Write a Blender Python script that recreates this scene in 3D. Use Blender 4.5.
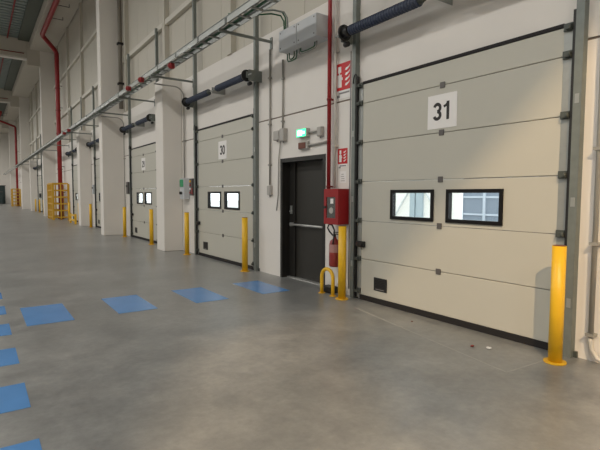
import bpy, bmesh, math, random
from mathutils import Vector, Matrix
random.seed(7)
for o in list(bpy.data.objects): bpy.data.objects.remove(o)
S = bpy.context.scene
C = S.collection
R = math.radians

# ------------------------------------------------------------------ camera, world, light, exposure
yaw, pit, roll = R(34.9227), R(3.661), R(.2394)
right = Vector((math.cos(yaw), -math.sin(yaw), 0))
fwd = Vector((math.sin(yaw)*math.cos(pit), math.cos(yaw)*math.cos(pit), -math.sin(pit)))
up = right.cross(fwd)
r2 = right*math.cos(roll) + up*math.sin(roll)
u2 = up*math.cos(roll) - right*math.sin(roll)
cam = bpy.data.objects.new('camera', bpy.data.cameras.new('camera'))
cam.matrix_world = Matrix(((r2.x, u2.x, -fwd.x, 0), (r2.y, u2.y, -fwd.y, 0), (r2.z, u2.z, -fwd.z, 1.6), (0, 0, 0, 1)))
cam.data.sensor_width = 36; cam.data.lens = 464.32/600*36; cam.data.clip_end = 400
C.objects.link(cam); S.camera = cam

w = bpy.data.worlds.new('sky'); S.world = w; w.use_nodes = True
bg = w.node_tree.nodes['Background']; bg.inputs[0].default_value = (.92, .96, 1, 1); bg.inputs[1].default_value = 3.2

def area(name, loc, size, power, col):
    l = bpy.data.lights.new(name, 'AREA'); l.shape = 'DISK'; l.size = size; l.energy = power; l.color = col
    o = bpy.data.objects.new(name, l); o.location = loc; C.objects.link(o); return o
for X, pw in ((-4.5, 450), (-14, 410)):                      # rows of high bay lamps over the hall
    for Y in range(-12, 90, 10):
        area('high_bay_lamp', (X, Y, 10.6), 1.2, pw, (1, .97, .92))
FLOOD = Vector((-4.2, -6.3, 10.8))                            # warm flood lamp high behind the camera
l = bpy.data.lights.new('flood_lamp', 'POINT'); l.energy = 6600; l.color = (1, .71, .40); l.shadow_soft_size = .028
o = bpy.data.objects.new('flood_lamp', l); o.location = FLOOD; C.objects.link(o)
S.view_settings.view_transform = 'Standard'; S.view_settings.look = 'None'
S.view_settings.gamma = 1; S.view_settings.use_curve_mapping = False; S.view_settings.exposure = 0.0

# ------------------------------------------------------------------ materials
MATS = {}
def mat(name, col, rough=.6, metal=0, var=.06, scale=6, bump=0, bscale=60, emit=None, es=1, spec=.5):
    m = bpy.data.materials.new(name); m.use_nodes = True; nt = m.node_tree; n = nt.nodes; b = n['Principled BSDF']
    b.inputs['Roughness'].default_value = rough; b.inputs['Metallic'].default_value = metal
    b.inputs['Specular IOR Level'].default_value = spec
    tc = n.new('ShaderNodeTexCoord')
    nz = n.new('ShaderNodeTexNoise'); nz.inputs['Scale'].default_value = scale; nz.inputs['Detail'].default_value = 4
    nt.links.new(tc.outputs['Object'], nz.inputs['Vector'])
    mx = n.new('ShaderNodeMix'); mx.data_type = 'RGBA'
    mx.inputs['A'].default_value = (*[c*(1-var) for c in col], 1); mx.inputs['B'].default_value = (*[min(1, c*(1+var)) for c in col], 1)
    nt.links.new(nz.outputs['Fac'], mx.inputs['Factor']); nt.links.new(mx.outputs['Result'], b.inputs['Base Color'])
    if bump:
        n2 = n.new('ShaderNodeTexNoise'); n2.inputs['Scale'].default_value = bscale; nt.links.new(tc.outputs['Object'], n2.inputs['Vector'])
        bp = n.new('ShaderNodeBump'); bp.inputs['Strength'].default_value = bump; bp.inputs['Distance'].default_value = .01
        nt.links.new(n2.outputs['Fac'], bp.inputs['Height']); nt.links.new(bp.outputs['Normal'], b.inputs['Normal'])
    if emit:
        b.inputs['Emission Color'].default_value = (*emit, 1); b.inputs['Emission Strength'].default_value = es
    MATS[name] = m; return m
mat('wall', (.76, .725, .68), .85, var=.05, scale=1.2, bump=.06)
mat('cladding', (.52, .49, .42), .6, var=.03, scale=1)
mat('concrete_white', (.74, .705, .655), .85, var=.04, scale=1.5, bump=.06)
mat('rail_pale', (.62, .59, .52), .6)
mat('joint', (.20, .16, .13), .9)
mat('door_panel', (.51, .495, .43), .5, var=.025, scale=2, bump=.03, bscale=120)
mat('panel_joint', (.20, .185, .15), .7)
mat('galv', (.19, .21, .195), .5, .3, var=.16, scale=14)
mat('galv_light', (.36, .375, .36), .42, .5, var=.12, scale=12)
mat('galv_dark', (.085, .095, .085), .55, .3, var=.15, scale=12)
mat('tray', (.30, .31, .295), .45, .4, var=.15, scale=5)
mat('hinge_grey', (.13, .12, .115), .5, .3)
mat('black', (.012, .012, .012), .5, var=.1)
mat('frame_black', (.007, .006, .006), .45, spec=.25)
mat('rubber', (.011, .009, .009), .8, var=.1)
mat('yellow', (.80, .47, .016), .4, var=.04, scale=5)
mat('red', (.30, .012, .014), .4, var=.06)
mat('dark_red', (.24, .012, .012), .5, var=.08)
mat('sign_red', (.55, .015, .02), .5, var=.02)
mat('sign_white', (.82, .80, .78), .55, var=.02)
mat('ink', (.022, .019, .018), .6, var=.02)
mat('ink_grey', (.25, .24, .24), .7)
mat('blue_spring', (.036, .050, .088), .5, var=.12, scale=20)
mat('door_dark', (.022, .020, .016), .45, var=.08)
mat('door_frame_dark', (.013, .012, .010), .5, var=.08)
mat('alu', (.52, .52, .50), .35, .6)
mat('box_grey', (.56, .58, .60), .55, var=.04)
mat('plastic_grey', (.42, .40, .37), .6)
mat('conduit', (.33, .32, .29), .5, .2, var=.06)
mat('conduit_pale', (.55, .52, .47), .55, .1, var=.05)
mat('green_cable', (.02, .10, .045), .5)
mat('brown_pipe', (.19, .17, .14), .6, var=.1)
mat('green', (.03, .30, .13), .5)
mat('dull_red', (.28, .035, .03), .35, var=.15, scale=18)
mat('red_brown', (.16, .05, .03), .6)
mat('exit_green', (.02, .5, .2), .5, emit=(.08, 1, .42), es=1.6)
mat('exit_white', (.8, .9, .8), .5, emit=(.8, 1, .86), es=3)
mat('deck', (.27, .315, .30), .5, .2, var=.1, scale=2)
mat('deck_dark', (.09, .105, .085), .6, var=.12)
mat('beam', (.56, .52, .45), .85, var=.05, scale=1.5)
mat('asphalt', (.5, .49, .46), .9, var=.2)
mat('truck_white', (.88, .88, .84), .5, var=.02)
mat('truck_blue', (.36, .45, .50), .5, var=.04)
mat('truck_brace', (.62, .66, .68), .5)
mat('facade', (.17, .21, .26), .6, var=.12)
mat('facade_line', (.42, .47, .53), .6)
mat('extinguisher_label', (.42, .22, .20), .5)
mat('teal_dark', (.03, .05, .05), .6)
mat('seam', (.42, .41, .38), .8, var=.2, scale=8)
mat('debris_red', (.25, .04, .03), .7)
def mat_tile():
    m = mat('blue_paint', (.10, .26, .55), .24, var=.13, scale=3, bump=.05, bscale=30); return m
mat_tile()
def mat_floor():
    m = bpy.data.materials.new('floor'); m.use_nodes = True; nt = m.node_tree; n = nt.nodes; b = n['Principled BSDF']
    tc = n.new('ShaderNodeTexCoord')
    def noise(sc, det, rough=.55):
        z = n.new('ShaderNodeTexNoise'); z.inputs['Scale'].default_value = sc; z.inputs['Detail'].default_value = det; z.inputs['Roughness'].default_value = rough
        nt.links.new(tc.outputs['Object'], z.inputs['Vector']); return z
    a = noise(.55, 5); c = noise(2.6, 6, .65); d = noise(14, 5, .7)
    rp = n.new('ShaderNodeValToRGB'); e = rp.color_ramp.elements
    e[0].position = .36; e[0].color = (.205, .208, .204, 1); e[1].position = .66; e[1].color = (.288, .287, .278, 1)
    nt.links.new(a.outputs['Fac'], rp.inputs['Fac'])
    rp2 = n.new('ShaderNodeValToRGB'); e = rp2.color_ramp.elements
    e[0].position = .34; e[0].color = (.76, .76, .76, 1); e[1].position = .68; e[1].color = (1.12, 1.11, 1.09, 1)
    nt.links.new(c.outputs['Fac'], rp2.inputs['Fac'])
    mx = n.new('ShaderNodeMix'); mx.data_type = 'RGBA'; mx.blend_type = 'MULTIPLY'; mx.inputs['Factor'].default_value = 1
    nt.links.new(rp.outputs['Color'], mx.inputs['A']); nt.links.new(rp2.outputs['Color'], mx.inputs['B'])
    rp3 = n.new('ShaderNodeValToRGB'); e = rp3.color_ramp.elements
    e[0].position = .3; e[0].color = (.86, .86, .86, 1); e[1].position = .7; e[1].color = (1.12, 1.12, 1.12, 1)
    nt.links.new(d.outputs['Fac'], rp3.inputs['Fac'])
    m2 = n.new('ShaderNodeMix'); m2.data_type = 'RGBA'; m2.blend_type = 'MULTIPLY'; m2.inputs['Factor'].default_value = 1
    nt.links.new(mx.outputs['Result'], m2.inputs['A']); nt.links.new(rp3.outputs['Color'], m2.inputs['B'])
    nt.links.new(m2.outputs['Result'], b.inputs['Base Color'])
    mr = n.new('ShaderNodeMapRange'); mr.inputs['To Min'].default_value = .22; mr.inputs['To Max'].default_value = .46
    nt.links.new(c.outputs['Fac'], mr.inputs['Value']); nt.links.new(mr.outputs['Result'], b.inputs['Roughness'])
    bp = n.new('ShaderNodeBump'); bp.inputs['Strength'].default_value = .06; bp.inputs['Distance'].default_value = .01
    nt.links.new(d.outputs['Fac'], bp.inputs['Height']); nt.links.new(bp.outputs['Normal'], b.inputs['Normal'])
    b.inputs['Specular IOR Level'].default_value = .7; b.inputs['Coat Weight'].default_value = .18; b.inputs['Coat Roughness'].default_value = .4; MATS['floor'] = m
mat_floor()
def mat_glass():
    m = bpy.data.materials.new('glass'); m.use_nodes = True; nt = m.node_tree; n = nt.nodes; n.clear()
    t = n.new('ShaderNodeBsdfTransparent'); t.inputs[0].default_value = (.92, .95, .95, 1)
    g = n.new('ShaderNodeBsdfGlossy'); g.inputs['Roughness'].default_value = .03
    mx = n.new('ShaderNodeMixShader'); mx.inputs[0].default_value = .06; out = n.new('ShaderNodeOutputMaterial')
    nt.links.new(t.outputs[0], mx.inputs[1]); nt.links.new(g.outputs[0], mx.inputs[2]); nt.links.new(mx.outputs[0], out.inputs[0])
    MATS['glass'] = m
mat_glass()

# ------------------------------------------------------------------ mesh helpers
class MB:
    def __init__(s): s.bm = bmesh.new()
    def box(s, x0, x1, y0, y1, z0, z1):
        x0, x1 = sorted((x0, x1)); y0, y1 = sorted((y0, y1)); z0, z1 = sorted((z0, z1))
        v = [s.bm.verts.new(p) for p in ((x0,y0,z0),(x1,y0,z0),(x1,y1,z0),(x0,y1,z0),(x0,y0,z1),(x1,y0,z1),(x1,y1,z1),(x0,y1,z1))]
        for f in ((3,2,1,0),(4,5,6,7),(0,1,5,4),(1,2,6,5),(2,3,7,6),(3,0,4,7)): s.bm.faces.new([v[i] for i in f])
        return s
    def cyl(s, a, b, r, n=16, r1=None, cap=True):
        a, b = Vector(a), Vector(b); r1 = r if r1 is None else r1
        d = (b-a).normalized(); h = Vector((0,0,1)) if abs(d.z) < .9 else Vector((1,0,0))
        p = d.cross(h).normalized(); q = d.cross(p)
        A = [s.bm.verts.new(a+(p*math.cos(t)+q*math.sin(t))*r) for t in [2*math.pi*i/n for i in range(n)]]
        B = [s.bm.verts.new(b+(p*math.cos(t)+q*math.sin(t))*r1) for t in [2*math.pi*i/n for i in range(n)]]
        for i in range(n):
            f = s.bm.faces.new((A[i], A[(i+1) % n], B[(i+1) % n], B[i])); f.smooth = True
        if cap: s.bm.faces.new(A[::-1]); s.bm.faces.new(B)
        return s
    def tube(s, pts, r, n=10, closed=False):
        pts = [Vector(p) for p in pts]; rings = []
        ref = Vector((.13, .21, .97)).normalized()
        for i, p in enumerate(pts):
            a = pts[i-1] if (i or closed) else p; b = pts[(i+1) % len(pts)] if (i < len(pts)-1 or closed) else p
            d = (b-a).normalized()
            if abs(d.dot(ref)) > .97: h = Vector((1, 0, 0))
            else: h = ref
            if rings:
                h = prev - d*prev.dot(d)
            else:
                h = h - d*h.dot(d)
            h.normalize(); prev = h; q = d.cross(h)
            rings.append([s.bm.verts.new(p+(h*math.cos(t)+q*math.sin(t))*r) for t in [2*math.pi*k/n for k in range(n)]])
        for i in range(len(rings)-(0 if closed else 1)):
            A, B = rings[i], rings[(i+1) % len(rings)]
            for k in range(n):
                f = s.bm.faces.new((A[k], A[(k+1) % n], B[(k+1) % n], B[k])); f.smooth = True
        if not closed: s.bm.faces.new(rings[0][::-1]); s.bm.faces.new(rings[-1])
        return s
    def lathe(s, prof, center=(0,0,0), n=20):
        cx, cy, cz = center; rings = []
        for r, z in prof: rings.append([s.bm.verts.new((cx+r*math.cos(2*math.pi*i/n), cy+r*math.sin(2*math.pi*i/n), cz+z)) for i in range(n)])
        for A, B in zip(rings, rings[1:]):
            for i in range(n):
                f = s.bm.faces.new((A[i], A[(i+1) % n], B[(i+1) % n], B[i])); f.smooth = True
        s.bm.faces.new(rings[0][::-1]); s.bm.faces.new(rings[-1]); return s
    def prism(s, poly, x0, x1):           # poly in (y,z), extruded along x
        A = [s.bm.verts.new((x0, y, z)) for y, z in poly]; B = [s.bm.verts.new((x1, y, z)) for y, z in poly]
        n = len(poly); s.bm.faces.new(A); s.bm.faces.new(B[::-1])
        for i in range(n): s.bm.faces.new((A[i], B[i], B[(i+1) % n], A[(i+1) % n]))
        return s
    def build(s, name, m, parent=None, bevel=0, loc=None, smooth=False):
        bmesh.ops.recalc_face_normals(s.bm, faces=s.bm.faces[:])
        if bevel:
            ed = [e for e in s.bm.edges if len(e.link_faces) == 2 and e.calc_face_angle(0) > .6]
            bmesh.ops.bevel(s.bm, geom=ed, offset=bevel, segments=2, affect='EDGES', profile=.5)
        me = bpy.data.meshes.new(name); s.bm.to_mesh(me); s.bm.free()
        me.materials.append(MATS[m])
        o = bpy.data.objects.new(name, me); C.objects.link(o)
        if parent: o.parent = parent
        if loc: o.location = loc
        return o
def tag(o, label=None, cat=None, group=None, kind=None):
    if label: o['label'] = label
    if cat: o['category'] = cat
    if group: o['group'] = group
    if kind: o['kind'] = kind
    return o
def empty(name, loc, label=None, cat=None, group=None):
    o = bpy.data.objects.new(name, None); o.location = loc; o.empty_display_size = .1; C.objects.link(o)
    return tag(o, label, cat, group)
def dup(o, loc, label=None, group=None, parent=None):
    def rec(src, par):
        c = src.copy(); C.objects.link(c)
        if par: c.parent = par
        for ch in src.children: rec(ch, c)
        return c
    r = rec(o, parent); r.location = loc
    if label: r['label'] = label
    if group: r['group'] = group
    return r
def share(src, loc, parent, name=None):
    c = src.copy(); C.objects.link(c); c.parent = parent; c.location = loc; return c
def text(body, size, mname, name, parent, loc, bold=.02, xs=1):
    cu = bpy.data.curves.new(name, 'FONT'); cu.body = body; cu.size = size; cu.align_x = 'CENTER'; cu.align_y = 'CENTER'
    cu.offset = bold*size; cu.extrude = .0012; cu.space_character = .95
    t = bpy.data.objects.new(name, cu); C.objects.link(t)
    dg = bpy.context.evaluated_depsgraph_get(); me = bpy.data.meshes.new_from_object(t.evaluated_get(dg))
    bpy.data.objects.remove(t)
    M = Matrix(((0,0,-1,0),(-1,0,0,0),(0,1,0,0),(0,0,0,1))) @ Matrix.Diagonal((xs,1,1,1))
    me.transform(M); me.materials.clear(); me.materials.append(MATS[mname])
    o = bpy.data.objects.new(name, me); C.objects.link(o); o.parent = parent; o.location = loc; return o

def stroke(m, pts, wd, x):
    # flat ribbon through (u,v) points on the plate, u to the reader's right
    P = [Vector(q) for q in pts]; L = []; Rr = []
    for i, q in enumerate(P):
        d = (P[min(i+1, len(P)-1)]-P[max(i-1, 0)]).normalized(); nn = Vector((-d.y, d.x))*wd/2
        L.append(q+nn); Rr.append(q-nn)
    for i in range(len(P)-1):
        quad = [L[i], L[i+1], Rr[i+1], Rr[i]]
        m.prism([(-q.x, q.y) for q in quad], x-.0012, x)
def arc(cx, cy, rx, ry, a0, a1, n=14):
    return [(cx+rx*math.cos(R(a0+(a1-a0)*i/n)), cy+ry*math.sin(R(a0+(a1-a0)*i/n))) for i in range(n+1)]
def digits(num, parent, zc):
    h, wd = .225, .041
    for ch, u0 in zip(num, (-.072, .072)):
        m = MB(); a = h/2-wd/2; r_ = .047
        if ch == '3':
            stroke(m, arc(0, a/2, r_*.95, a/2, 165, -90), wd, -.0065); stroke(m, arc(0, -a/2, r_, a/2, 90, -165), wd, -.0066)
        elif ch == '1':
            stroke(m, [(.018, h/2), (.018, -h/2)], wd, -.0065); stroke(m, [(.022, h/2-.008), (-.005, h/2-.045), (-.045, h/2-.062)], wd*.8, -.0066)
        elif ch == '0':
            stroke(m, arc(0, 0, r_, a, 0, 362, 30), wd, -.0065)
        elif ch == '2':
            stroke(m, arc(0, a-r_, r_, r_, 170, -35)+[(-.02, -a+.05), (-.05, -a)], wd, -.0065); stroke(m, [(-.065, -a), (.065, -a)], wd, -.0066)
        elif ch == '9':
            stroke(m, arc(0, a-.05, r_, .05, 0, 362, 24), wd, -.0065); stroke(m, [(r_, a-.05)]+arc(0, -a+.05, r_, .05, 0, -160), wd, -.0066)
        m.build('digit', 'ink', parent, loc=(-.0, -u0, zc))

XD = 4.834          # front of the dock doors
XW = 4.87           # face of the lower wall
XU = 4.97           # face of the upper cladding
LEDGE = 4.79
PITCH = 6.315
C0 = 3.82
def cen(k): return C0 + PITCH*k
DOORS = [0, 1, 2, 3, 4, 6, 7]
YMIN, YMAX, XMIN, ZTOP = -16, 92, -26, 12.35

# ------------------------------------------------------------------ setting: floor, walls, roof
fl = tag(MB().box(XMIN, XW+.25, YMIN, YMAX, -.3, 0).build('floor', 'floor'), 'grey polished concrete warehouse floor', kind='structure')
for a, b in (((4.40, 4.90), (3.915, 2.31)), ((3.915, 2.31), (4.60, 2.27))):          # pale seam in front of the near door
    d = (Vector(b)-Vector(a)).normalized(); p = Vector((-d.y, d.x))*.007
    m = MB(); vs = [m.bm.verts.new((q.x, q.y, z)) for z in (.0004, .0012) for q in (Vector(a)+p, Vector(b)+p, Vector(b)-p, Vector(a)-p)]
    for f in ((0,1,2,3),(7,6,5,4),(0,4,5,1),(1,5,6,2),(2,6,7,3),(3,7,4,0)): m.bm.faces.new([vs[i] for i in f])
    m.build('floor_seam', 'seam', fl)

wall = tag(bpy.data.objects.new('wall_right', None), 'white lower wall with dock door openings', kind='structure'); C.objects.link(wall)
wall.location = (0, 0, 0)
HALF, DTOP = 1.44, 3.25
PD0, PD1, PDT = 6.22, 7.63, 2.30      # personnel door opening
ops = sorted([(cen(k)-HALF, cen(k)+HALF, DTOP) for k in DOORS] + [(PD0, PD1, PDT)])
JZ0, JZ1 = 3.092, 3.118
y = YMIN
for (a, b, t) in ops + [(YMAX, YMAX, 0)]:
    MB().box(XW, XW+.25, y, a, 0, JZ0).build('wall_panel', 'wall', wall)
    MB().box(XW, XW+.25, y, a, JZ1, LEDGE).build('wall_panel', 'wall', wall)
    MB().box(XW+.012, XW+.2, y, a, JZ0, JZ1).build('wall_joint', 'joint', wall)
    if b > a:
        if t > JZ1: MB().box(XW, XW+.25, a, b, t, LEDGE).build('wall_panel', 'wall', wall)
        else:
            MB().box(XW, XW+.25, a, b, t, JZ0).build('wall_panel', 'wall', wall)
            MB().box(XW, XW+.25, a, b, JZ1, LEDGE).build('wall_panel', 'wall', wall)
            MB().box(XW+.012, XW+.2, a, b, JZ0, JZ1).build('wall_joint', 'joint', wall)
    y = b
up_w = tag(bpy.data.objects.new('wall_upper', None), 'beige panel cladding above the white wall', kind='structure'); C.objects.link(up_w)
PWID = 1.15
first = None; yy = YMIN
while yy < YMAX:
    if first is None:
        first = MB().box(XU, XU+.1, .006, PWID-.006, LEDGE+.001, ZTOP).build('cladding_panel', 'cladding', up_w, bevel=.004, loc=(0, yy, 0))
    else: share(first, (0, yy, 0), up_w)
    yy += PWID
MB().box(XU+.01, XU+.15, YMIN, YMAX+.5, LEDGE, ZTOP).build('cladding_core', 'cladding', up_w)
rail = None
for z in (6.78, 9.2):
    for k in range(-2, 14):
        a = 9.78+k*PITCH*.7
        if rail is None: rail = MB().box(XU-.12, XU, .11, PITCH*.7-.11, -.075, .075).build('cladding_rail', 'rail_pale', up_w, loc=(0, a, z))
        else: share(rail, (0, a, z), up_w)
rib = None
for k in range(-2, 14):
    a = 9.78+k*PITCH*.7
    if rib is None: rib = MB().box(XU-.14, XU, -.11, .11, LEDGE+.001, ZTOP).build('cladding_rib', 'cladding', up_w, loc=(0, a, 0))
    else: share(rib, (0, a, 0), up_w)
for nm, bx in (('wall_left', (XMIN-.2, XMIN, YMIN, YMAX, 0, ZTOP)), ('wall_back', (XMIN, XW+.3, YMIN-.2, YMIN, 0, ZTOP)), ('wall_far', (XMIN, XW+.3, YMAX, YMAX+.2, 0, ZTOP))):
    tag(MB().box(*bx).build(nm, 'wall'), 'plain warehouse wall', kind='structure')
# roof deck with ribs running across the hall
ceil = tag(MB().box(XMIN-.2, XU+.15, YMIN-.2, YMAX+.2, ZTOP+.09, ZTOP+.3).build('ceiling', 'deck'), 'grey-green ribbed metal roof deck', kind='structure')
m = MB(); yy = 20.0
while yy < YMAX-.3:
    m.box(-6, 3.1, yy, yy+.30, ZTOP+.02, ZTOP+.095); yy += .5
tag(m.build('deck_ribs', 'deck', ceil), kind='stuff')
MB().box(2.75, 3.44, YMIN, YMAX, ZTOP-.12, ZTOP+.02).build('eaves_fascia', 'deck_dark', ceil)
MB().cyl((2.15, YMIN, ZTOP-.08), (2.15, YMAX, ZTOP-.08), .045, 8).build('roof_pipe', 'dark_red', ceil)

# gutter beam along the wall and cross frames on tall columns
BIG = [19.14, 38.1, 57.0, 76.0]
gb = tag(MB().box(3.45, 4.94, YMIN, YMAX, 11.7, ZTOP).build('gutter_beam', 'beam', bevel=.03), 'long pale concrete gutter beam under the roof edge', 'beam')
lab_b = ['cross beam above the nearest tall column, out of the top of the picture', 'pale concrete cross beam on the tall column beside the red riser', 'pale concrete cross beam, second one visible under the roof', 'farthest pale cross beam near the end wall']
lab_c = ['nearest full-height white concrete column in the row', 'full-height white column behind the yellow guard cage', 'full-height white column, third in the row toward the far end', 'farthest full-height column beside the distant red riser']
for Y, lb, lc in zip(BIG, lab_b, lab_c):
    t = empty('roof_beam', (0, Y, 11.1), lb, 'beam')
    MB().box(XMIN, 3.28, 0, .5, 0, ZTOP-11.1+.01).build('girder', 'beam', t, bevel=.03)
    MB().box(XMIN, 3.28, .02, .48, -.1, 0).build('girder_flange', 'concrete_white', t)
    MB().box(3.28, 4.08, 0, .5, -.48, ZTOP-11.1+.01).build('corbel', 'beam', t, bevel=.02)
    MB().cyl((XMIN, -.04, .28), (3.1, -.04, .28), .03, 8).build('sprinkler_pipe', 'dark_red', t)
    tag(MB().box(4.06, XU, 0, .51, 0, ZTOP).build('column', 'concrete_white', bevel=.02, loc=(0, Y, 0)), lc, 'column')
SHORT = [12.85, 25.46, 50.7]
lab_s = ['short white concrete pier left of the door reading 30', 'short white concrete pier right of the yellow guard cage', 'farthest short white concrete pier of the wall']
for Y, lc in zip(SHORT, lab_s):
    tag(MB().box(4.32, XW-.002, 0, .65, 0, LEDGE).build('pier', 'concrete_white', bevel=.02, loc=(0, Y, 0)), lc, 'pier')

# ------------------------------------------------------------------ dock doors
ZJ = [.075, .632, 1.217, 1.808, 2.395, 2.982, 3.268]
WIN = [(-.85, -.11), (.11, .84)]; WZ0, WZ1 = 1.28, 1.67
def make_door(k):
    t = empty('dock_door', (XD, cen(k), 0))
    W = 1.455
    for i in range(6):
        z0, z1 = ZJ[i]+.0035, ZJ[i+1]-.0035; m = MB()
        if i == 2:
            m.box(0, .045, -W, WIN[0][0], z0, z1).box(0, .045, WIN[0][1], WIN[1][0], z0, z1).box(0, .045, WIN[1][1], W, z0, z1)
            for a, b in WIN: m.box(0, .045, a, b, z0, WZ0).box(0, .045, a, b, WZ1, z1)
            m.build('panel', 'door_panel', t)
        else:
            m.box(0, .045, -W, W, z0, z1).build('panel', 'door_panel', t, bevel=.006)
    MB().box(.012, .04, -W, W, ZJ[0], ZJ[2]).box(.012, .04, -W, W, ZJ[3], ZJ[6]).build('joint_backing', 'panel_joint', t)
    for a, b in WIN:
        fr = MB(); e = .045; x0, x1 = -.018, .05
        fr.box(x0, x1, a-.012, a+e-.012, WZ0-.012, WZ1+.012).box(x0, x1, b-e+.012, b+.012, WZ0-.012, WZ1+.012)
        fr.box(x0, x1, a+e-.012, b-e+.012, WZ0-.012, WZ0+e-.012).box(x0, x1, a+e-.012, b-e+.012, WZ1-e+.012, WZ1+.012)
        f = fr.build('window_frame', 'frame_black', t)
        MB().box(.01, .016, a+e-.012, b-e+.012, WZ0+e-.012, WZ1-e+.012).build('pane', 'glass', f)
    MB().box(-.012, .04, -W, W, ZJ[6], ZJ[6]+.035).build('top_seal', 'rubber', t)
    MB().box(-.012, .045, -W-.02, W+.02, .004, ZJ[0]+.002).build('bottom_seal', 'rubber', t)
    for sgn in (-1, 1):
        MB().box(-.004, .04, sgn*(W-.0), sgn*(W+.088), .03, ZJ[6]+.01).build('end_strip', 'galv_light', t)
    for z in ZJ[1:6]: MB().box(-.012, 0, -.037, .037, z-.037, z+.037).build('hinge_plate', 'hinge_grey', t, bevel=.004)
    for sgn in (-1, 1):
        for z in ZJ[:1]+ZJ[1:6]+[ZJ[6]-.02]:
            zz = max(z, .13); m = MB()
            m.box(-.022, .0, sgn*(W+.0), sgn*(W+.085), zz-.03, zz+.045).box(-.06, -.02, sgn*(W+.03), sgn*(W+.07), zz-.02, zz+.02)
            m.cyl((-.045, sgn*(W+.03), zz), (-.045, sgn*(W+.092), zz), .009, 8)
            m.cyl((-.045, sgn*(W+.07), zz), (-.045, sgn*(W+.09), zz), .026, 12)
            m.build('roller_bracket', 'galv_dark', t)
    v = MB().box(-.014, 0, .90, 1.165, .195, .39).build('vent', 'black', t, bevel=.006)
    for j in range(5): MB().box(-.02, -.014, .93, 1.135, .255+j*.023, .262+j*.023).build('louvre', 'rubber', v)
    MB().box(-.0165, -.014, .95, 1.12, .213, .222).build('lettering', 'ink_grey', v)
    lt = MB(); lt.box(-.05, 0, 1.36, 1.54, .815, .905); lt.cyl((-.05, 1.40, .86), (-.075, 1.40, .86), .03, 12)
    lt.build('latch', 'black', t, bevel=.01)
    return t
def spring_set(k):
    t = empty('torsion_spring', (4.56, cen(k), 4.0))
    MB().cyl((0, -1.9, 0), (0, 1.8, 0), .014, 10).build('shaft', 'galv_light', t)
    for a, b in ((.16, 1.44), (-1.56, -.32)):
        m = MB(); n = 26; L = b-a
        m.cyl((0, a, 0), (0, b, 0), .066, 18)
        sp = m.build('spring', 'blue_spring', t)
        mc = MB(); prof = []
        for j in range(n):
            yj = a+.02+(L-.04)*j/(n-1)
            mc.cyl((0, yj-.012, 0), (0, yj+.012, 0), .073, 16)
        tag(mc.build('coil', 'blue_spring', sp), kind='stuff')
        e = b if a > 0 else a
        i = a if a > 0 else b
        sg = 1 if a > 0 else -1
        MB().cyl((0, i, 0), (0, i-sg*.09, 0), .06, 14, .03).build('winding_cone', 'galv_dark', t)
        MB().cyl((0, e+sg*.03, 0), (0, e+sg*.13, 0), .07, 18, .085).cyl((0, e+sg*.13, 0), (0, e+sg*.155, 0), .118, 18).build('cable_drum', 'black', t)
        MB().box(.0, XW-4.562 if sg < 0 else .22, e+sg*.215, e+sg*.225, -.11, .11).box(-.05, .05, e+sg*.215, e+sg*.228, -.06, .06).build('end_bracket', 'galv', t)
        MB().cyl((.06, e+sg*.12, -.15), (.06, e+sg*.20, -.15), .038, 12).build('bumper', 'black', t)
    MB().box(-.03, XW-4.562, -.09, -.08, -.07, .07).build('centre_bracket', 'galv_light', t)
    return t
def track(k, sgn):
    c = cen(k); t = empty('door_track', (XW, c+sgn*1.62, 0))
    m = MB(); m.box(-.085, -.079, -.038, .038, 0, 6.8).box(-.085, 0, -.038, -.032, 0, 6.8).box(-.085, 0, .032, .038, 0, 6.8)
    m.build('post', 'galv', t)
    MB().box(-.075, -.02, -sgn*.042, -sgn*.068, .02, 3.4).build('guide_rail', 'black', t)
    MB().box(-.03, -.001, -sgn*.072, sgn*.07, 0, .06).build('foot_plate', 'galv_dark', t)
    for z in (.5, 1.5, 2.5): MB().box(-.089, -.085, -.02, .02, z, z+.09).build('fixing_plate', 'galv_light', t)
    if sgn > 0: MB().tube([(-.095, -sgn*(.05+.05*math.cos(a)), 3.3+.13*math.sin(a)) for a in [math.pi*i/8 for i in range(9)]], .008, 6).build('cable_loop', 'black', t)
    return t
labs = {0: ('31', 'nearest and largest dock door, with a plate reading 31 and two black-framed windows'),
        1: ('30', 'dock door with a plate reading 30, just left of the dark exit door'),
        2: ('29', 'dock door between the nearest tall column and the short pier'),
        3: (None, 'dock door just beyond the nearest tall column'),
        4: (None, 'dock door right of the yellow guard cage, past the second short pier'),
        6: (None, 'distant dock door beyond the column behind the guard cage'),
        7: (None, 'farthest dock door visible along the wall')}
short = {0: 'the nearest dock door', 1: 'the dock door beside the dark exit door', 2: 'the dock door left of the short pier', 3: 'the door past the nearest tall column', 4: 'the door by the yellow cage', 6: 'the distant door past the cage', 7: 'the farthest dock door'}
d0 = s0 = None; tr0 = {}
for k in DOORS:
    num, lb = labs[k]
    if d0 is None: d = d0 = make_door(k)
    else: d = dup(d0, (XD, cen(k), 0))
    tag(d, lb, 'door', 'sectional dock doors along the wall')
    doors_k = d
    labs[k] = (num, lb, d)
    if s0 is None: s = s0 = spring_set(k)
    else: s = dup(s0, (4.56, cen(k), 4.0))
    tag(s, 'blue torsion springs on a shaft above %s' % short[k], 'spring', 'torsion springs above the dock doors')
    for sgn, side in ((-1, 'right'), (1, 'left')):
        if sgn not in tr0: t = tr0[sgn] = track(k, sgn)
        else: t = dup(tr0[sgn], (XW, cen(k)+sgn*1.62, 0))
        tag(t, 'galvanised track post at the %s edge of %s' % (side, short[k]), 'track', 'door track posts')
for k in DOORS:                                                     # number plates after copying, so each door has its own
    num, lb, d = labs[k]
    if num:
        p = MB().box(-.006, -.0005, -.222, .222, 2.45, 2.872).build('number_plate', 'sign_white', d)
        digits(num, p, 2.662)

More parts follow.
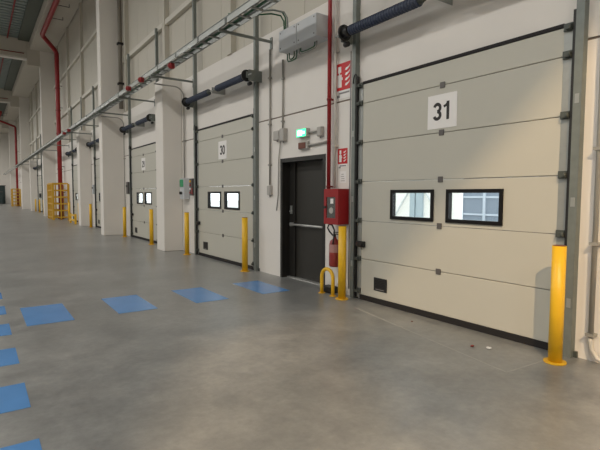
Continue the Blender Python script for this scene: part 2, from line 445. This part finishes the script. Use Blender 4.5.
# ------------------------------------------------------------------ bollards and guards
def bollard():
    t = empty('bollard', (0, 0, 0))
    MB().cyl((0,0,.012), (0,0,1.13), .062, 24).build('post', 'yellow', t)
    MB().cyl((0,0,1.128), (0,0,1.136), .056, 24).build('cap', 'red_brown', t)
    MB().cyl((0,0,0), (0,0,.014), .10, 24).build('base_plate', 'yellow', t)
    return t
b0 = None
for k in DOORS:
    for sgn, side in ((-1, 'right'), (1, 'left')):
        loc = (4.54 if k == 0 and sgn < 0 else 4.6, cen(k)+sgn*1.63 + (0 if k < 1 else .1), 0)
        if b0 is None: b = b0 = bollard(); b.location = loc
        else: b = dup(b0, loc)
        tag(b, 'yellow bollard at the %s side of %s' % (side, short[k]), 'bollard', 'yellow bollards along the dock doors')
t = empty('hoop_guard', (4.62, 5.84, 0), 'small yellow tubular hoop guard under the red hose cabinet', 'guard')
pts = [(0, .145, .0), (0, .145, .15), (0, .145, .27)] + [(0, .145*math.cos(a), .27+.145*math.sin(a)) for a in [math.pi*i/14 for i in range(1, 14)]] + [(0, -.145, .27), (0, -.145, .15), (0, -.145, 0)]
MB().tube(pts, .029, 12).build('hoop', 'yellow', t)
for s_ in (-1, 1): MB().cyl((0, s_*.145, 0), (0, s_*.145, .008), .055, 16).build('foot', 'yellow', t)
mat('yellow_aged', (.60, .34, .02), .5, var=.12)
def cage(loc, lab):
    t = empty('guard_cage', loc, lab, 'guard', 'yellow riser guard cages')
    DX, DY, HH = .86, 2.3, 2.25
    for x in (0, DX):
        for y in (0, DY):
            MB().box(x-.06, x+.06, y-.06, y+.06, 0, HH).build('post', 'yellow_aged', t)
    for y in (0, DY):
        MB().box(DX*.5-.035, DX*.5+.035, y-.035, y+.035, 0, HH).build('upright', 'yellow_aged', t)
    MB().box(-.035, .035, DY*.5-.05, DY*.5+.05, 0, HH).build('upright', 'yellow_aged', t)
    for q in (.25, .75):
        MB().box(-.03, .03, DY*q-.04, DY*q+.04, 0, HH).build('upright', 'yellow_aged', t)
    for j in range(6):
        z = .12+j*.42
        for y in (0, DY): MB().box(0, DX, y-.03, y+.03, z, z+.09).build('rail', 'yellow_aged', t)
        MB().box(-.03, .03, 0, DY, z, z+.09).build('rail', 'yellow_aged', t)
    return t
cage((3.95, 32.4, 0), 'yellow guard cage around the nearer red riser pipe')
cage((3.95, 70.6, 0), 'distant yellow guard cage near the far end wall')

# red sprinkler mains
def riser(Y, lab, y0, X=-.9, Z=11.38):
    t = empty('sprinkler_main', (4.6, Y, 0), lab, 'pipe', 'red sprinkler mains')
    P = [(X, y0-Y, Z), (X, -2.2, Z), (X, -1.2, Z), (X+.06, -.85, Z-.02), (-.10, -.12, Z-.56), (0, 0, Z-.73), (0, 0, Z-1.08), (0, 0, 5), (0, 0, .1)]
    MB().tube(P, .135, 16).build('pipe', 'red', t)
    MB().cyl((0,0,0), (0,0,.1), .2, 20).build('base_flange', 'red', t)
    for z in (1.5, 3.2, 5.5, 7.0, 8.4):
        MB().cyl((0,0,z), (0,0,z+.08), .155, 16).build('coupling', 'dark_red', t)
        MB().box(.0, XW-4.6, -.02, .02, z+.2, z+.24).build('clamp', 'hinge_grey', t)
    yy = -4.0
    while yy > max(y0-Y, -22):
        m = MB(); m.box(X, X+.75, yy, yy+.03, Z+.14, Z+.17).box(X+.72, X+.75, yy, yy+.03, Z+.17, 11.699); m.build('hanger', 'hinge_grey', t); yy -= 2.2
    MB().cyl((.0, -.55, 0), (.0, -.55, 2.2), .07, 12).build('branch_pipe', 'dark_red', t)
    MB().cyl((.0, -.55, 1.2), (0, 0, 1.2), .06, 12).build('branch_tee', 'dark_red', t)
    return t
riser(34.1, 'large red sprinkler main dropping into the nearer yellow cage', YMIN+1)
riser(72.0, 'distant red sprinkler main near the far end wall', 64, -1.9, 11.0)

# ------------------------------------------------------------------ cable tray with arms
t = empty('cable_tray', (3.86, 0, 4.62), 'galvanised cable tray running the whole wall above the doors', 'cable tray')
for x in (-.13, .13):
    MB().box(x-.006, x+.006, -4, 88, 0, .105).build('side_rail', 'tray', t)
    MB().box(x-.014, x+.014, -4, 88, .105, .117).build('rail_lip', 'galv', t)
rung = None; yy = -3.7
while yy < 60:
    if rung is None: rung = MB().box(-.12, .12, -.025, .025, 0, .02).build('rung', 'tray', t, loc=(0, yy, .008))
    else: share(rung, (0, yy, .008), t)
    yy += .42
spl = None; yy = -1.1
while yy < 60:
    if spl is None: spl = MB().box(-.142, -.136, -.035, .035, .0, .105).build('splice_plate', 'galv_dark', t, loc=(0, yy, 0))
    else: share(spl, (0, yy, 0), t)
    yy += 1.25
for j, y in enumerate((1.5, 4.6, 7.97, 11.95, 15.2, 18.35, 22.0, 25.1, 28.3, 32, 36, 40, 45, 50, 55, 60)):
    a = MB().box(-.13, XW-3.86, -.022, .022, -.045, 0).box(XW-3.86-.02, XW-3.86, -.04, .04, -.16, .06).build('support_arm', 'galv', t, loc=(0, y, 0))
t = empty('cable_bundle', (3.86, 0, 4.66), 'green and grey cables lying in the cable tray', 'cables')
for i, (x, mm) in enumerate(((-.07, 'green_cable'), (-.03, 'conduit'), (.03, 'green_cable'), (.08, 'galv_dark'))):
    MB().tube([(x+.012*math.sin(y*1.3+i), y, .02+.016*math.sin(y*.9+2*i)+ (.05 if i in (0, 3) else 0)) for y in [-3+j*.8 for j in range(78)]], .016, 6).build('cable', mm, t)
# cables leaving the tray toward the grey cabinet
t = empty('cable_drop', (4.0, 7.3, 4.9), 'green cables bending from the tray down into the grey cabinet', 'cables')
for i, (dy, dz, mm) in enumerate(((0, .05, 'green_cable'), (.05, .0, 'green_cable'), (-.06, .03, 'galv'))):
    MB().tube([(-.1, .6+dy, dz-.05), (.15, .3+dy, dz-.05), (.45, -.05+dy, dz-.06), (.58, -.16+dy, dz-.1), (.62, -.2+dy, dz-.2), (.63, -.21+dy, -.38)], .014, 8).build('cable', mm, t)

def bell(loc, lab):
    t = empty('alarm_sounder', loc, lab, 'alarm', 'red alarm sounders')
    MB().box(-.03, .03, -.05, .05, 0, .12).build('base', 'dark_red', t, bevel=.01)
    MB().cyl((-.03, 0, .06), (-.09, 0, .06), .075, 18, .06).cyl((-.09, 0, .06), (-.12, 0, .06), .06, 18, .02).build('dome', 'red', t)
bell((3.69, 13.75, 4.535), 'left red alarm sounder on the tray beside the tall column')
bell((3.69, 12.52, 4.535), 'right red alarm sounder on the tray near the short pier')
bell((3.82, 10.6, 4.49), 'dark red sounder hanging under the tray above door 30')
bell((3.69, 24.0, 4.5), 'distant right sounder under the tray by the second short pier')
bell((3.69, 25.3, 4.5), 'distant left sounder under the tray by the second short pier')

# ------------------------------------------------------------------ conduits
def conduit(pts, r, lab, mm='conduit', clips=()):
    p0 = Vector(pts[-1]); t = empty('conduit', p0, lab, 'conduit')
    MB().tube([Vector(p)-p0 for p in pts], r, 10).build('tube', mm, t)
    for q in clips:
        q = Vector(q)-p0; MB().box(q.x-r*1.5, XW-p0.x, q.y-r*1.6, q.y+r*1.6, q.z-.015, q.z+.015).build('clip', mm, t)
    return t
def bend(p, r, z1, z0):   # horizontal arm along x then a quarter bend down the wall
    x0, x1, y = p
    return [(x0, y, z1)] + [(x1-r+r*math.sin(a), y, z1-r+r*math.cos(a)) for a in [math.pi/2*i/6 for i in range(7)]] + [(x1, y, (z1+z0)/2), (x1, y, z0)]
conduit([(4.84, 7.99, 4.45), (4.84, 7.99, 3), (4.84, 7.99, 1.80)], .02, 'grey wall conduit left of the exit door running down to a small box', clips=[(4.84, 7.99, z) for z in (2.2, 3.0, 3.9)])
conduit([(4.84, 7.52, 4.15), (4.84, 7.52, 3.4), (4.84, 7.52, 2.86)], .018, 'grey conduit from the cabinet down to the paired junction boxes', clips=[(4.84, 7.52, z) for z in (3.0, 3.8)])
conduit([(4.82, 5.92, 7.0), (4.82, 5.92, 3), (4.82, 5.92, 1.72)], .022, 'pale conduit beside the red hydrant pipe', 'conduit_pale', clips=[(4.82, 5.92, z) for z in (2.4, 3.9)])
conduit(bend((4.0, 4.82, 12.56), .25, 4.555, 2.075), .018, 'grey conduit bending off the tray beside the short pier', clips=[(4.82, 12.56, 3.1)])
conduit(bend((4.0, 4.82, 18.92), .25, 4.555, 1.1), .018, 'thin conduit along the tall column down to a bollard', clips=[(4.82, 18.92, 3.0)])
conduit([(4.83, 5.56, 3.82), (4.83, 5.56, 2), (4.83, 5.56, .12)], .009, 'thin dark cable running down beside the hydrant signs', 'ink_grey')
conduit([(4.845, 5.53, 3.75), (4.845, 5.53, 2), (4.845, 5.53, .12)], .020, 'pale conduit along the left track of door 31', 'conduit_pale')
conduit([(4.82, 2.0, 6.9), (4.82, 2.0, 3), (4.82, 2.0, .24)], .024, 'grey conduit on the wall at the right edge of the picture', clips=[(4.82, 2.0, z) for z in (2.05, 1.15, .27)])
conduit([(4.82, 2.0, .24), (4.82, 2.0, .2), (4.815, 1.985, .13), (4.80, 1.93, .06), (4.79, 1.84, .03), (4.80, 1.70, .03), (4.82, 1.5, .03)], .022, 'grey flexible hose curling onto the floor at the right edge', 'conduit_pale')
t = empty('downpipe', (4.72, 18.82, 4.9), 'brown downpipe beside the nearest tall column', 'pipe')
MB().cyl((0,0,0), (0,0,6.2), .075, 14).build('pipe', 'brown_pipe', t)
for z in (.9, 2.4, 4.2): MB().box(-.1, .105, -.1, .1, z, z+.08).build('bracket', 'rubber', t)

# hydrant feed pipe
t = empty('hydrant_pipe', (4.79, 6.04, 1.70), 'thin red pipe running down into the red hose cabinet', 'pipe')
MB().cyl((0,0,0), (0,0,6), .033, 14).build('pipe', 'red', t)
for z in (.03, 1.45, 3.2): MB().cyl((0,0,z), (0,0,z+.03), .042, 14).box(0, XW-4.79, -.012, .012, z, z+.03).build('clamp', 'dark_red', t)

# grey cabinets on the wall
def cab(loc, yw, lab):
    t = empty('electrical_cabinet', loc, lab, 'cabinet', 'grey cabinets above the exit door')
    MB().box(-.30, 0, 0, yw, 0, .36).build('body', 'box_grey', t, bevel=.006)
    MB().box(-.312, -.30, .006, yw-.006, .006, .354).build('cover', 'box_grey', t, bevel=.004)
    for yy in (.06, yw-.06):
        for z in (.05, .31): MB().cyl((-.312, yy, z), (-.318, yy, z), .012, 10).build('screw', 'hinge_grey', t)
cab((XW, 6.10, 4.16), .555, 'right grey cabinet high on the wall over the exit door')
cab((XW, 6.665, 4.16), .555, 'left grey cabinet high on the wall over the exit door')
t = empty('cable_loop', (4.72, 6.9, 4.15), 'green cables looping under the grey cabinets', 'cables')
for i, (a, b, dz) in enumerate(((.28, -.02, .14), (.22, .06, .11), (-.1, -.6, .10), (-.14, -.55, .07))):
    MB().tube([(0, a, 0), (0, a, -dz*.7), (0, a-.03*(1 if a > b else -1), -dz), (0, (a+b)/2, -dz-.01), (0, b+.03, -dz), (0, b, -dz*.7), (0, b, 0)], .011, 8).build('cable', 'green_cable' if i != 2 else 'conduit', t)
# junction boxes, exit sign, alarm
def jbox(loc, w_, h_, d_, lab, mm='plastic_grey'):
    t = empty('junction_box', loc, lab, 'box', 'small junction boxes')
    MB().box(-d_, 0, -w_/2, w_/2, 0, h_).build('body', mm, t, bevel=.008)
    MB().box(-d_-.008, -d_, -w_/2+.01, w_/2-.01, .01, h_-.01).build('lid', mm, t, bevel=.003)
    MB().cyl((-d_*.5, 0, -.03), (-d_*.5, 0, 0), .014, 10).build('gland', 'ink_grey', t)
jbox((XW, 7.70, 2.66), .20, .18, .07, 'left of two junction boxes up left of the exit sign')
jbox((XW, 7.47, 2.62), .15, .24, .09, 'right of two junction boxes up left of the exit sign')
jbox((XW, 7.99, 1.60), .13, .19, .06, 'junction box at the foot of the conduit left of the exit door')
jbox((XW, 6.33, 2.60), .12, .16, .07, 'junction box right of the exit sign beside the red pipe')
conduit([(4.84, 7.60, 2.64), (4.84, 7.66, 2.3), (4.84, 7.68, 1.6), (4.83, 7.72, 1.30)], .012, 'dangling grey cable left of the exit door frame', 'conduit')
t = empty('exit_sign', (XW, 6.82, 2.63), 'lit green emergency exit sign over the dark door', 'sign')
MB().box(-.09, 0, -.15, .15, 0, .15).build('housing', 'plastic_grey', t, bevel=.006)
f = MB().box(-.097, -.09, -.14, .14, .008, .142).build('face', 'exit_green', t)
MB().box(-.0985, -.097, -.03, .11, .03, .12).build('pictogram_door', 'exit_white', f)
MB().box(-.0985, -.097, -.11, -.05, .055, .095).build('arrow', 'exit_white', f)
t = empty('warning_sounder', (XW, 6.83, 2.42), 'red-brown sounder box under the lit exit sign', 'alarm')
MB().box(-.06, 0, -.15, .12, 0, .13).build('housing', 'plastic_grey', t, bevel=.006)
MB().box(-.075, -.06, -.10, .11, .012, .118).build('lens', 'red_brown', t, bevel=.006)
conduit([(4.84, 6.67, 2.70), (4.84, 6.6, 2.70), (4.84, 6.40, 2.70)], .018, 'short conduit from the exit sign to the junction box')
conduit([(4.84, 6.68, 2.48), (4.84, 6.5, 2.48), (4.84, 6.10, 2.50)], .018, 'short conduit from the red-brown sounder to the red pipe')

# personnel door
t = tag(bpy.data.objects.new('door_1', None), 'dark brown steel exit door with a grey push bar', kind='structure'); C.objects.link(t); t.location = (XW, (PD0+PD1)/2, 0)
hw = (PD1-PD0)/2
MB().box(-.012, .25, hw-.07, hw, 0, PDT).box(-.012, .25, -hw, -hw+.07, 0, PDT).box(-.012, .25, -hw+.07, hw-.07, PDT-.075, PDT).build('door_frame', 'door_frame_dark', t)
lf = MB().box(.19, .245, -hw+.07, hw-.07, .02, PDT-.075).build('door_leaf', 'door_dark', t)
MB().box(.155, .19, hw-.26, hw-.07, .02, PDT-.075).build('leaf_edge', 'door_frame_dark', t)
pb = MB().cyl((.11, -hw+.12, 1.04), (.11, hw-.16, 1.04), .022, 12).box(.10, .19, hw-.22, hw-.16, 1.005, 1.075).box(.10, .19, -hw+.10, -hw+.16, 1.005, 1.075).build('push_bar', 'alu', lf)
MB().box(.135, .15, hw-.185, hw-.125, 1.24, 1.40).cyl((.15, hw-.155, 1.29), (.10, hw-.155, 1.29), .014, 10).build('lock_plate', 'galv_light', lf)
MB().box(.10, .25, -hw+.07, hw-.07, 0, .018).build('threshold', 'alu', t)

# hose cabinet, extinguisher, signs
t = empty('hose_cabinet', (XW, 5.775, 1.14), 'red fire hose cabinet with a glazed front beside the exit door', 'cabinet')
D_, h2, hh = .235, .18, .565
MB().box(-D_+.012, 0, -h2, h2, 0, hh).build('body', 'red', t, bevel=.012)
cd = MB(); cd.box(-D_-.006, -D_+.012, -h2, -.11, 0, hh).box(-D_-.006, -D_+.012, .12, h2, 0, hh).box(-D_-.006, -D_+.012, -.11, .12, 0, .10).box(-D_-.006, -D_+.012, -.11, .12, hh-.13, hh)
cd = cd.build('door', 'red', t)
MB().box(-D_+.0, -D_+.004, -.11, .12, .10, hh-.13).build('glass', 'glass', cd)
MB().box(-D_+.006, -D_+.0125, -.11, .12, .10, hh-.13).build('interior', 'hinge_grey', cd)
m = MB(); m.cyl((-D_+.004, 0, .22), (-D_-.001, 0, .22), .05, 16); m.build('hose_reel', 'plastic_grey', cd)
MB().box(-D_-.001, -D_+.005, -.05, .02, .33, .41).build('nozzle', 'sign_white', cd)
MB().cyl((-D_-.006, .145, .27), (-D_-.022, .145, .27), .022, 12).build('lock', 'black', cd)
t = empty('fire_extinguisher', (4.76, 5.83, .44), 'red fire extinguisher hung on the wall under the hose cabinet', 'extinguisher')
MB().lathe([(.01, 0), (.08, .005), (.092, .03), (.092, .36), (.08, .42), (.03, .46), (.025, .49)], n=20).build('cylinder', 'dull_red', t)
MB().cyl((0,0,.24), (0,0,.37), .0935, 20, cap=False).build('label', 'extinguisher_label', t)
MB().cyl((0,0,.48), (0,0,.53), .02, 12).box(-.02, .02, -.09, .02, .53, .545).box(-.02, .02, -.08, .02, .56, .572).build('valve', 'black', t)
MB().tube([(-.02, .02, .51), (-.03, .10, .57), (-.04, .14, .63), (-.04, .10, .69), (-.04, .02, .68), (-.05, -.05, .60), (-.08, -.07, .48), (-.09, -.06, .38)], .013, 8).build('hose', 'black', t)
MB().box(.07, XW-4.76, -.06, .06, .05, .30).build('bracket', 'galv_light', t)
tag(MB().box(4.68, 4.86, 5.84, 6.10, 0, .10).build('floor_box', 'black', bevel=.015), 'low black box on the floor behind the yellow hoop', 'box')
def hyd_sign(yc, z0, s, lab, cap):
    t = empty('hydrant_sign', (XW, yc, z0), lab, 'sign')
    MB().box(-.006, 0, -s/2, s/2, 0, s*1.06).build('plate', 'sign_red', t)
    m = MB(); x0, x1 = -.008, -.006
    m.box(x0, x1, .10*s, .36*s, .12*s, .62*s).box(x0, x1, .13*s, .33*s, .70*s, .94*s).box(x0, x1, .04*s, .12*s, .40*s, .50*s).box(x0, x1, .20*s, .27*s, .6*s, .72*s)
    m.build('pictogram_hose', 'sign_white', t)
    for j in range(4):
        zz = (.14+.2*j)*s
        MB().prism([(-.10*s, zz+.02*s), (-.20*s, zz), (-.36*s, zz+.10*s), (-.40*s, zz+.20*s), (-.30*s, zz+.12*s), (-.16*s, zz+.10*s)], x0, x1).build('pictogram_flame', 'sign_white', t)
    MB().box(-.006, 0, -s/2, s/2, -cap, -.004).build('caption_plate', 'sign_white', t)
    MB().box(-.0075, -.006, -.38*s, .28*s, -.10*s-.02, -.06*s-.01).build('caption_line', 'ink_grey', t)
    MB().box(-.0075, -.006, .2*s, .38*s, -.26*s-.01, -.15*s-.01).build('caption_mark', 'ink_grey', t)
    return t
hyd_sign(5.78, 3.28, .40, 'upper larger red hydrant sign with white caption on the wall', .13)
hyd_sign(5.78, 2.11, .23, 'lower smaller red hydrant sign above the hose cabinet', .05)
t = empty('paper_notice', (XW, 5.77, 1.80), 'pale paper notice between lower hydrant sign and hose cabinet', 'notice')
MB().box(-.003, 0, -.08, .08, 0, .19).build('sheet', 'sign_white', t)
for j in range(4): MB().box(-.0042, -.003, -.05+.01*j, .05-.012*(j % 2), .03+.035*j, .042+.035*j).build('print_line', 'plastic_grey', t)

# control boxes at the left of the doors
def control(k, lab1, lab2):
    y = cen(k)
    t = empty('control_box', (XW, y+1.87+.47, 1.48), lab1, 'control box', 'door control boxes')
    MB().box(-.17, 0, -.17, .13, 0, .58).build('body', 'box_grey', t, bevel=.01)
    MB().box(-.19, -.17, -.14, .11, .34, .54).build('green_panel', 'green', t, bevel=.008)
    MB().cyl((-.17, .0, .17), (-.23, .0, .17), .04, 14).build('knob', 'black', t)
    t = empty('push_button_box', (XW, y+1.87, 1.58), lab2, 'control box', 'push button boxes')
    MB().box(-.10, 0, -.085, .085, 0, .46).build('body', 'hinge_grey', t, bevel=.01)
    for j, mm in enumerate(('red', 'sign_white', 'red', 'yellow')): MB().cyl((-.10, 0, .08+.1*j), (-.125, 0, .08+.1*j), .03, 12).build('button', mm, t)
    MB().box(-.105, -.09, -.10, -.086, .04, .2).build('label_strip', 'sign_red', t)
control(1, 'grey control box with a green panel beside the short pier', 'dark push button box beside the left track of door 30')
for k, lab in ((2, 'grey'), (3, 'grey')):
    t = empty('control_box', (XW, cen(k)+1.80, 1.62), 'small control box left of %s' % short[k], 'control box', 'door control boxes')
    MB().box(-.14, 0, -.08, .12, 0, .46).build('body', 'hinge_grey' if k == 2 else 'box_grey', t, bevel=.01)
    MB().cyl((-.14, .0, .3), (-.17, .0, .3), .04, 12).build('button', 'black', t)

# distant wall items by the second short pier
t = empty('fire_extinguisher', (4.62, 26.7, .9), 'small distant red extinguisher beyond the second short pier', 'extinguisher')
MB().lathe([(.01, 0), (.09, .01), (.09, .5), (.03, .6), (.03, .66)], n=14).build('cylinder', 'dark_red', t); MB().box(-.02, .25, -.04, .04, .2, .3).build('bracket', 'black', t)
t = empty('low_guard', (4.35, 27.2, 0), 'low yellow guard rail left of the second short pier', 'guard')
for y in (0, 1.6): MB().box(-.05, .05, y-.05, y+.05, 0, .55).build('post', 'yellow', t)
for z in (.15, .42): MB().box(-.03, .03, 0, 1.6, z, z+.09).build('rail', 'yellow', t)
# far end wall items
t = tag(bpy.data.objects.new('door_2', None), 'dark doorway in the far end wall', kind='structure'); C.objects.link(t); t.location = (3.3, YMAX, 0)
MB().box(-2.4, .8, -.06, 0, 0, 3.0).build('door_leaf', 'teal_dark', t)
MB().box(-2.5, .9, -.09, -.06, 2.95, 3.05).build('door_lintel', 'galv_dark', t)
t = empty('stacked_bin', (3.1, YMAX-2, 0), 'distant dark bin standing against the far end wall', 'bin')
MB().box(-.9, .55, -.5, .5, .1, 1.9).build('body', 'teal_dark', t, bevel=.04); MB().box(-.95, .6, -.55, .55, 1.9, 2.0).build('lid', 'hinge_grey', t)

# ------------------------------------------------------------------ floor markings, scraps
TL = [(.46, .99), (1.53, 2.06), (2.63, 3.16), (3.76, 4.29)]
nm = ['first from the left', 'second from the left', 'third from the left', 'nearest the exit door']
for (a, b), n_ in zip(TL, nm):
    o = MB().box(-.265, .265, -.545, .545, 0, .0022).build('floor_marking', 'blue_paint', loc=((a+b)/2, 6.975, .0006))
    tag(o, 'blue painted rectangle in the row to the exit door, %s' % n_, 'floor marking', 'blue walkway rectangles')
yc = 3.12; names = ['at the bottom left corner of the picture', 'second up along the left picture edge', 'third up along the left picture edge', 'fourth up along the left picture edge', 'fifth up along the left picture edge', 'sixth up along the left picture edge']
for i, n_ in enumerate(names):
    o = MB().box(-.545, .545, -.275, .275, 0, .0022).build('floor_marking', 'blue_paint', loc=(.29-.545, yc+1.10*i, .0006))
    tag(o, 'blue painted rectangle %s' % n_, 'floor marking', 'blue walkway rectangles')
for (x, y, s_, mm, lab) in ((4.28, 2.92, .022, 'debris_red', 'small dark red scrap on the floor before door 31'), (4.36, 2.78, .024, 'sign_white', 'small white scrap on the floor before door 31'), (4.50, 3.95, .014, 'red_brown', 'tiny brown chip on the floor before door 31')):
    m = MB(); bmesh.ops.create_icosphere(m.bm, subdivisions=2, radius=s_)
    for v in m.bm.verts: v.co *= .7+.6*random.random(); v.co.z *= .45
    zmin = min(v.co.z for v in m.bm.verts)
    tag(m.build('scrap', mm, loc=(x, y, -zmin+.0005)), lab, 'scrap')

# ------------------------------------------------------------------ flood lamp housing (its skirt limits the warm beam)
t = empty('flood_light', FLOOD, 'hooded flood lamp high in the hall behind the camera', 'lamp')
def hit(p, s_=.9):
    d = Vector(p)-FLOOD; return d*(s_/abs(d.z)) if abs(d.z) > 4 else d.normalized()*s_*1.15
rim = [Vector((1.94, 4.72, 0)), Vector((4.83, 3.55, 1.66)), Vector((4.83, 2.54, 2.69)), Vector((4.83, 1.5, 3.75)), Vector((4.83, -8, 4)), Vector((-1, -18, 0)), Vector((-9, -18, 0)), Vector((-5.2, -6.85, 0)), Vector((.82, 2.86, 0))]
rp = [hit(p) for p in rim]
m = MB()
cx = sum(v.x for v in rp)/len(rp); cy = sum(v.y for v in rp)/len(rp)
A = [m.bm.verts.new((cx+(v.x-cx)*1.35, cy+(v.y-cy)*1.35, .12)) for v in rp]; B = [m.bm.verts.new(v) for v in rp]; n = len(rp)
for i in range(n): m.bm.faces.new((A[i], A[(i+1) % n], B[(i+1) % n], B[i]))
m.bm.faces.new(A); m.build('hood', 'black', t)
bf = [hit(p) for p in (Vector((2.5, 1.9, 0)), Vector((4.4, 1.7, 0)), Vector((4.4, 3.9, 0)), Vector((2.9, 3.7, 0)))]  # unseen plate added under the lamp to shade the middle of the floor
m = MB(); V = [[m.bm.verts.new((v.x, v.y, v.z+dz)) for v in bf] for dz in (0, .012)]
m.bm.faces.new(V[0]); m.bm.faces.new(V[1][::-1])
for i in range(4): m.bm.faces.new((V[0][i], V[0][(i+1) % 4], V[1][(i+1) % 4], V[1][i]))
m.build('shade_plate', 'black', t)
MB().cyl((0, 0, .13), (0, 0, ZTOP-FLOOD.z), .03, 10).build('stem', 'galv_dark', t)

# ------------------------------------------------------------------ outside, seen through the door windows
gr = tag(MB().box(XW+.3, 120, -60, 220, -1.4, -1.2).build('ground_outside', 'asphalt'), 'asphalt yard outside the dock doors', kind='structure')
t = empty('yard_screen', (15, 10.95, -1.2), 'white yard screen wall seen through the windows of the nearest door', 'screen')
MB().box(0, .2, 0, 9, 0, 4).build('panel', 'truck_white', t, bevel=.02)
MB().box(-.10, 0, 1.72, 2.05, 0, 4).build('post', 'truck_blue', t); MB().box(-.10, 0, 2.12, 2.38, 0, 4).build('post', 'truck_blue', t)
for s_ in (0, 1):
    m = MB(); y0, y1 = ((1.7, .6) if s_ == 0 else (2.4, 3.5))
    m.prism([(y0, 3.1), (y0+.06, 3.1), (y1+.06, 1.6), (y1, 1.6)], -.05, 0); m.build('brace', 'truck_brace', t)
t = empty('opposite_building', (32, 14, -1.2), 'blue-grey building seen through the right window of door 31', 'building')
MB().box(0, 6, -10, 12, 0, 9).build('wall', 'facade', t)
for y in range(-9, 12, 2): MB().box(-.1, 0, y, y+.22, 0, 9).build('mullion', 'facade_line', t)
for z in (1.3, 2.65, 4.2, 6): MB().box(-.08, 0, -10, 12, z, z+.14).build('transom', 'facade_line', t)
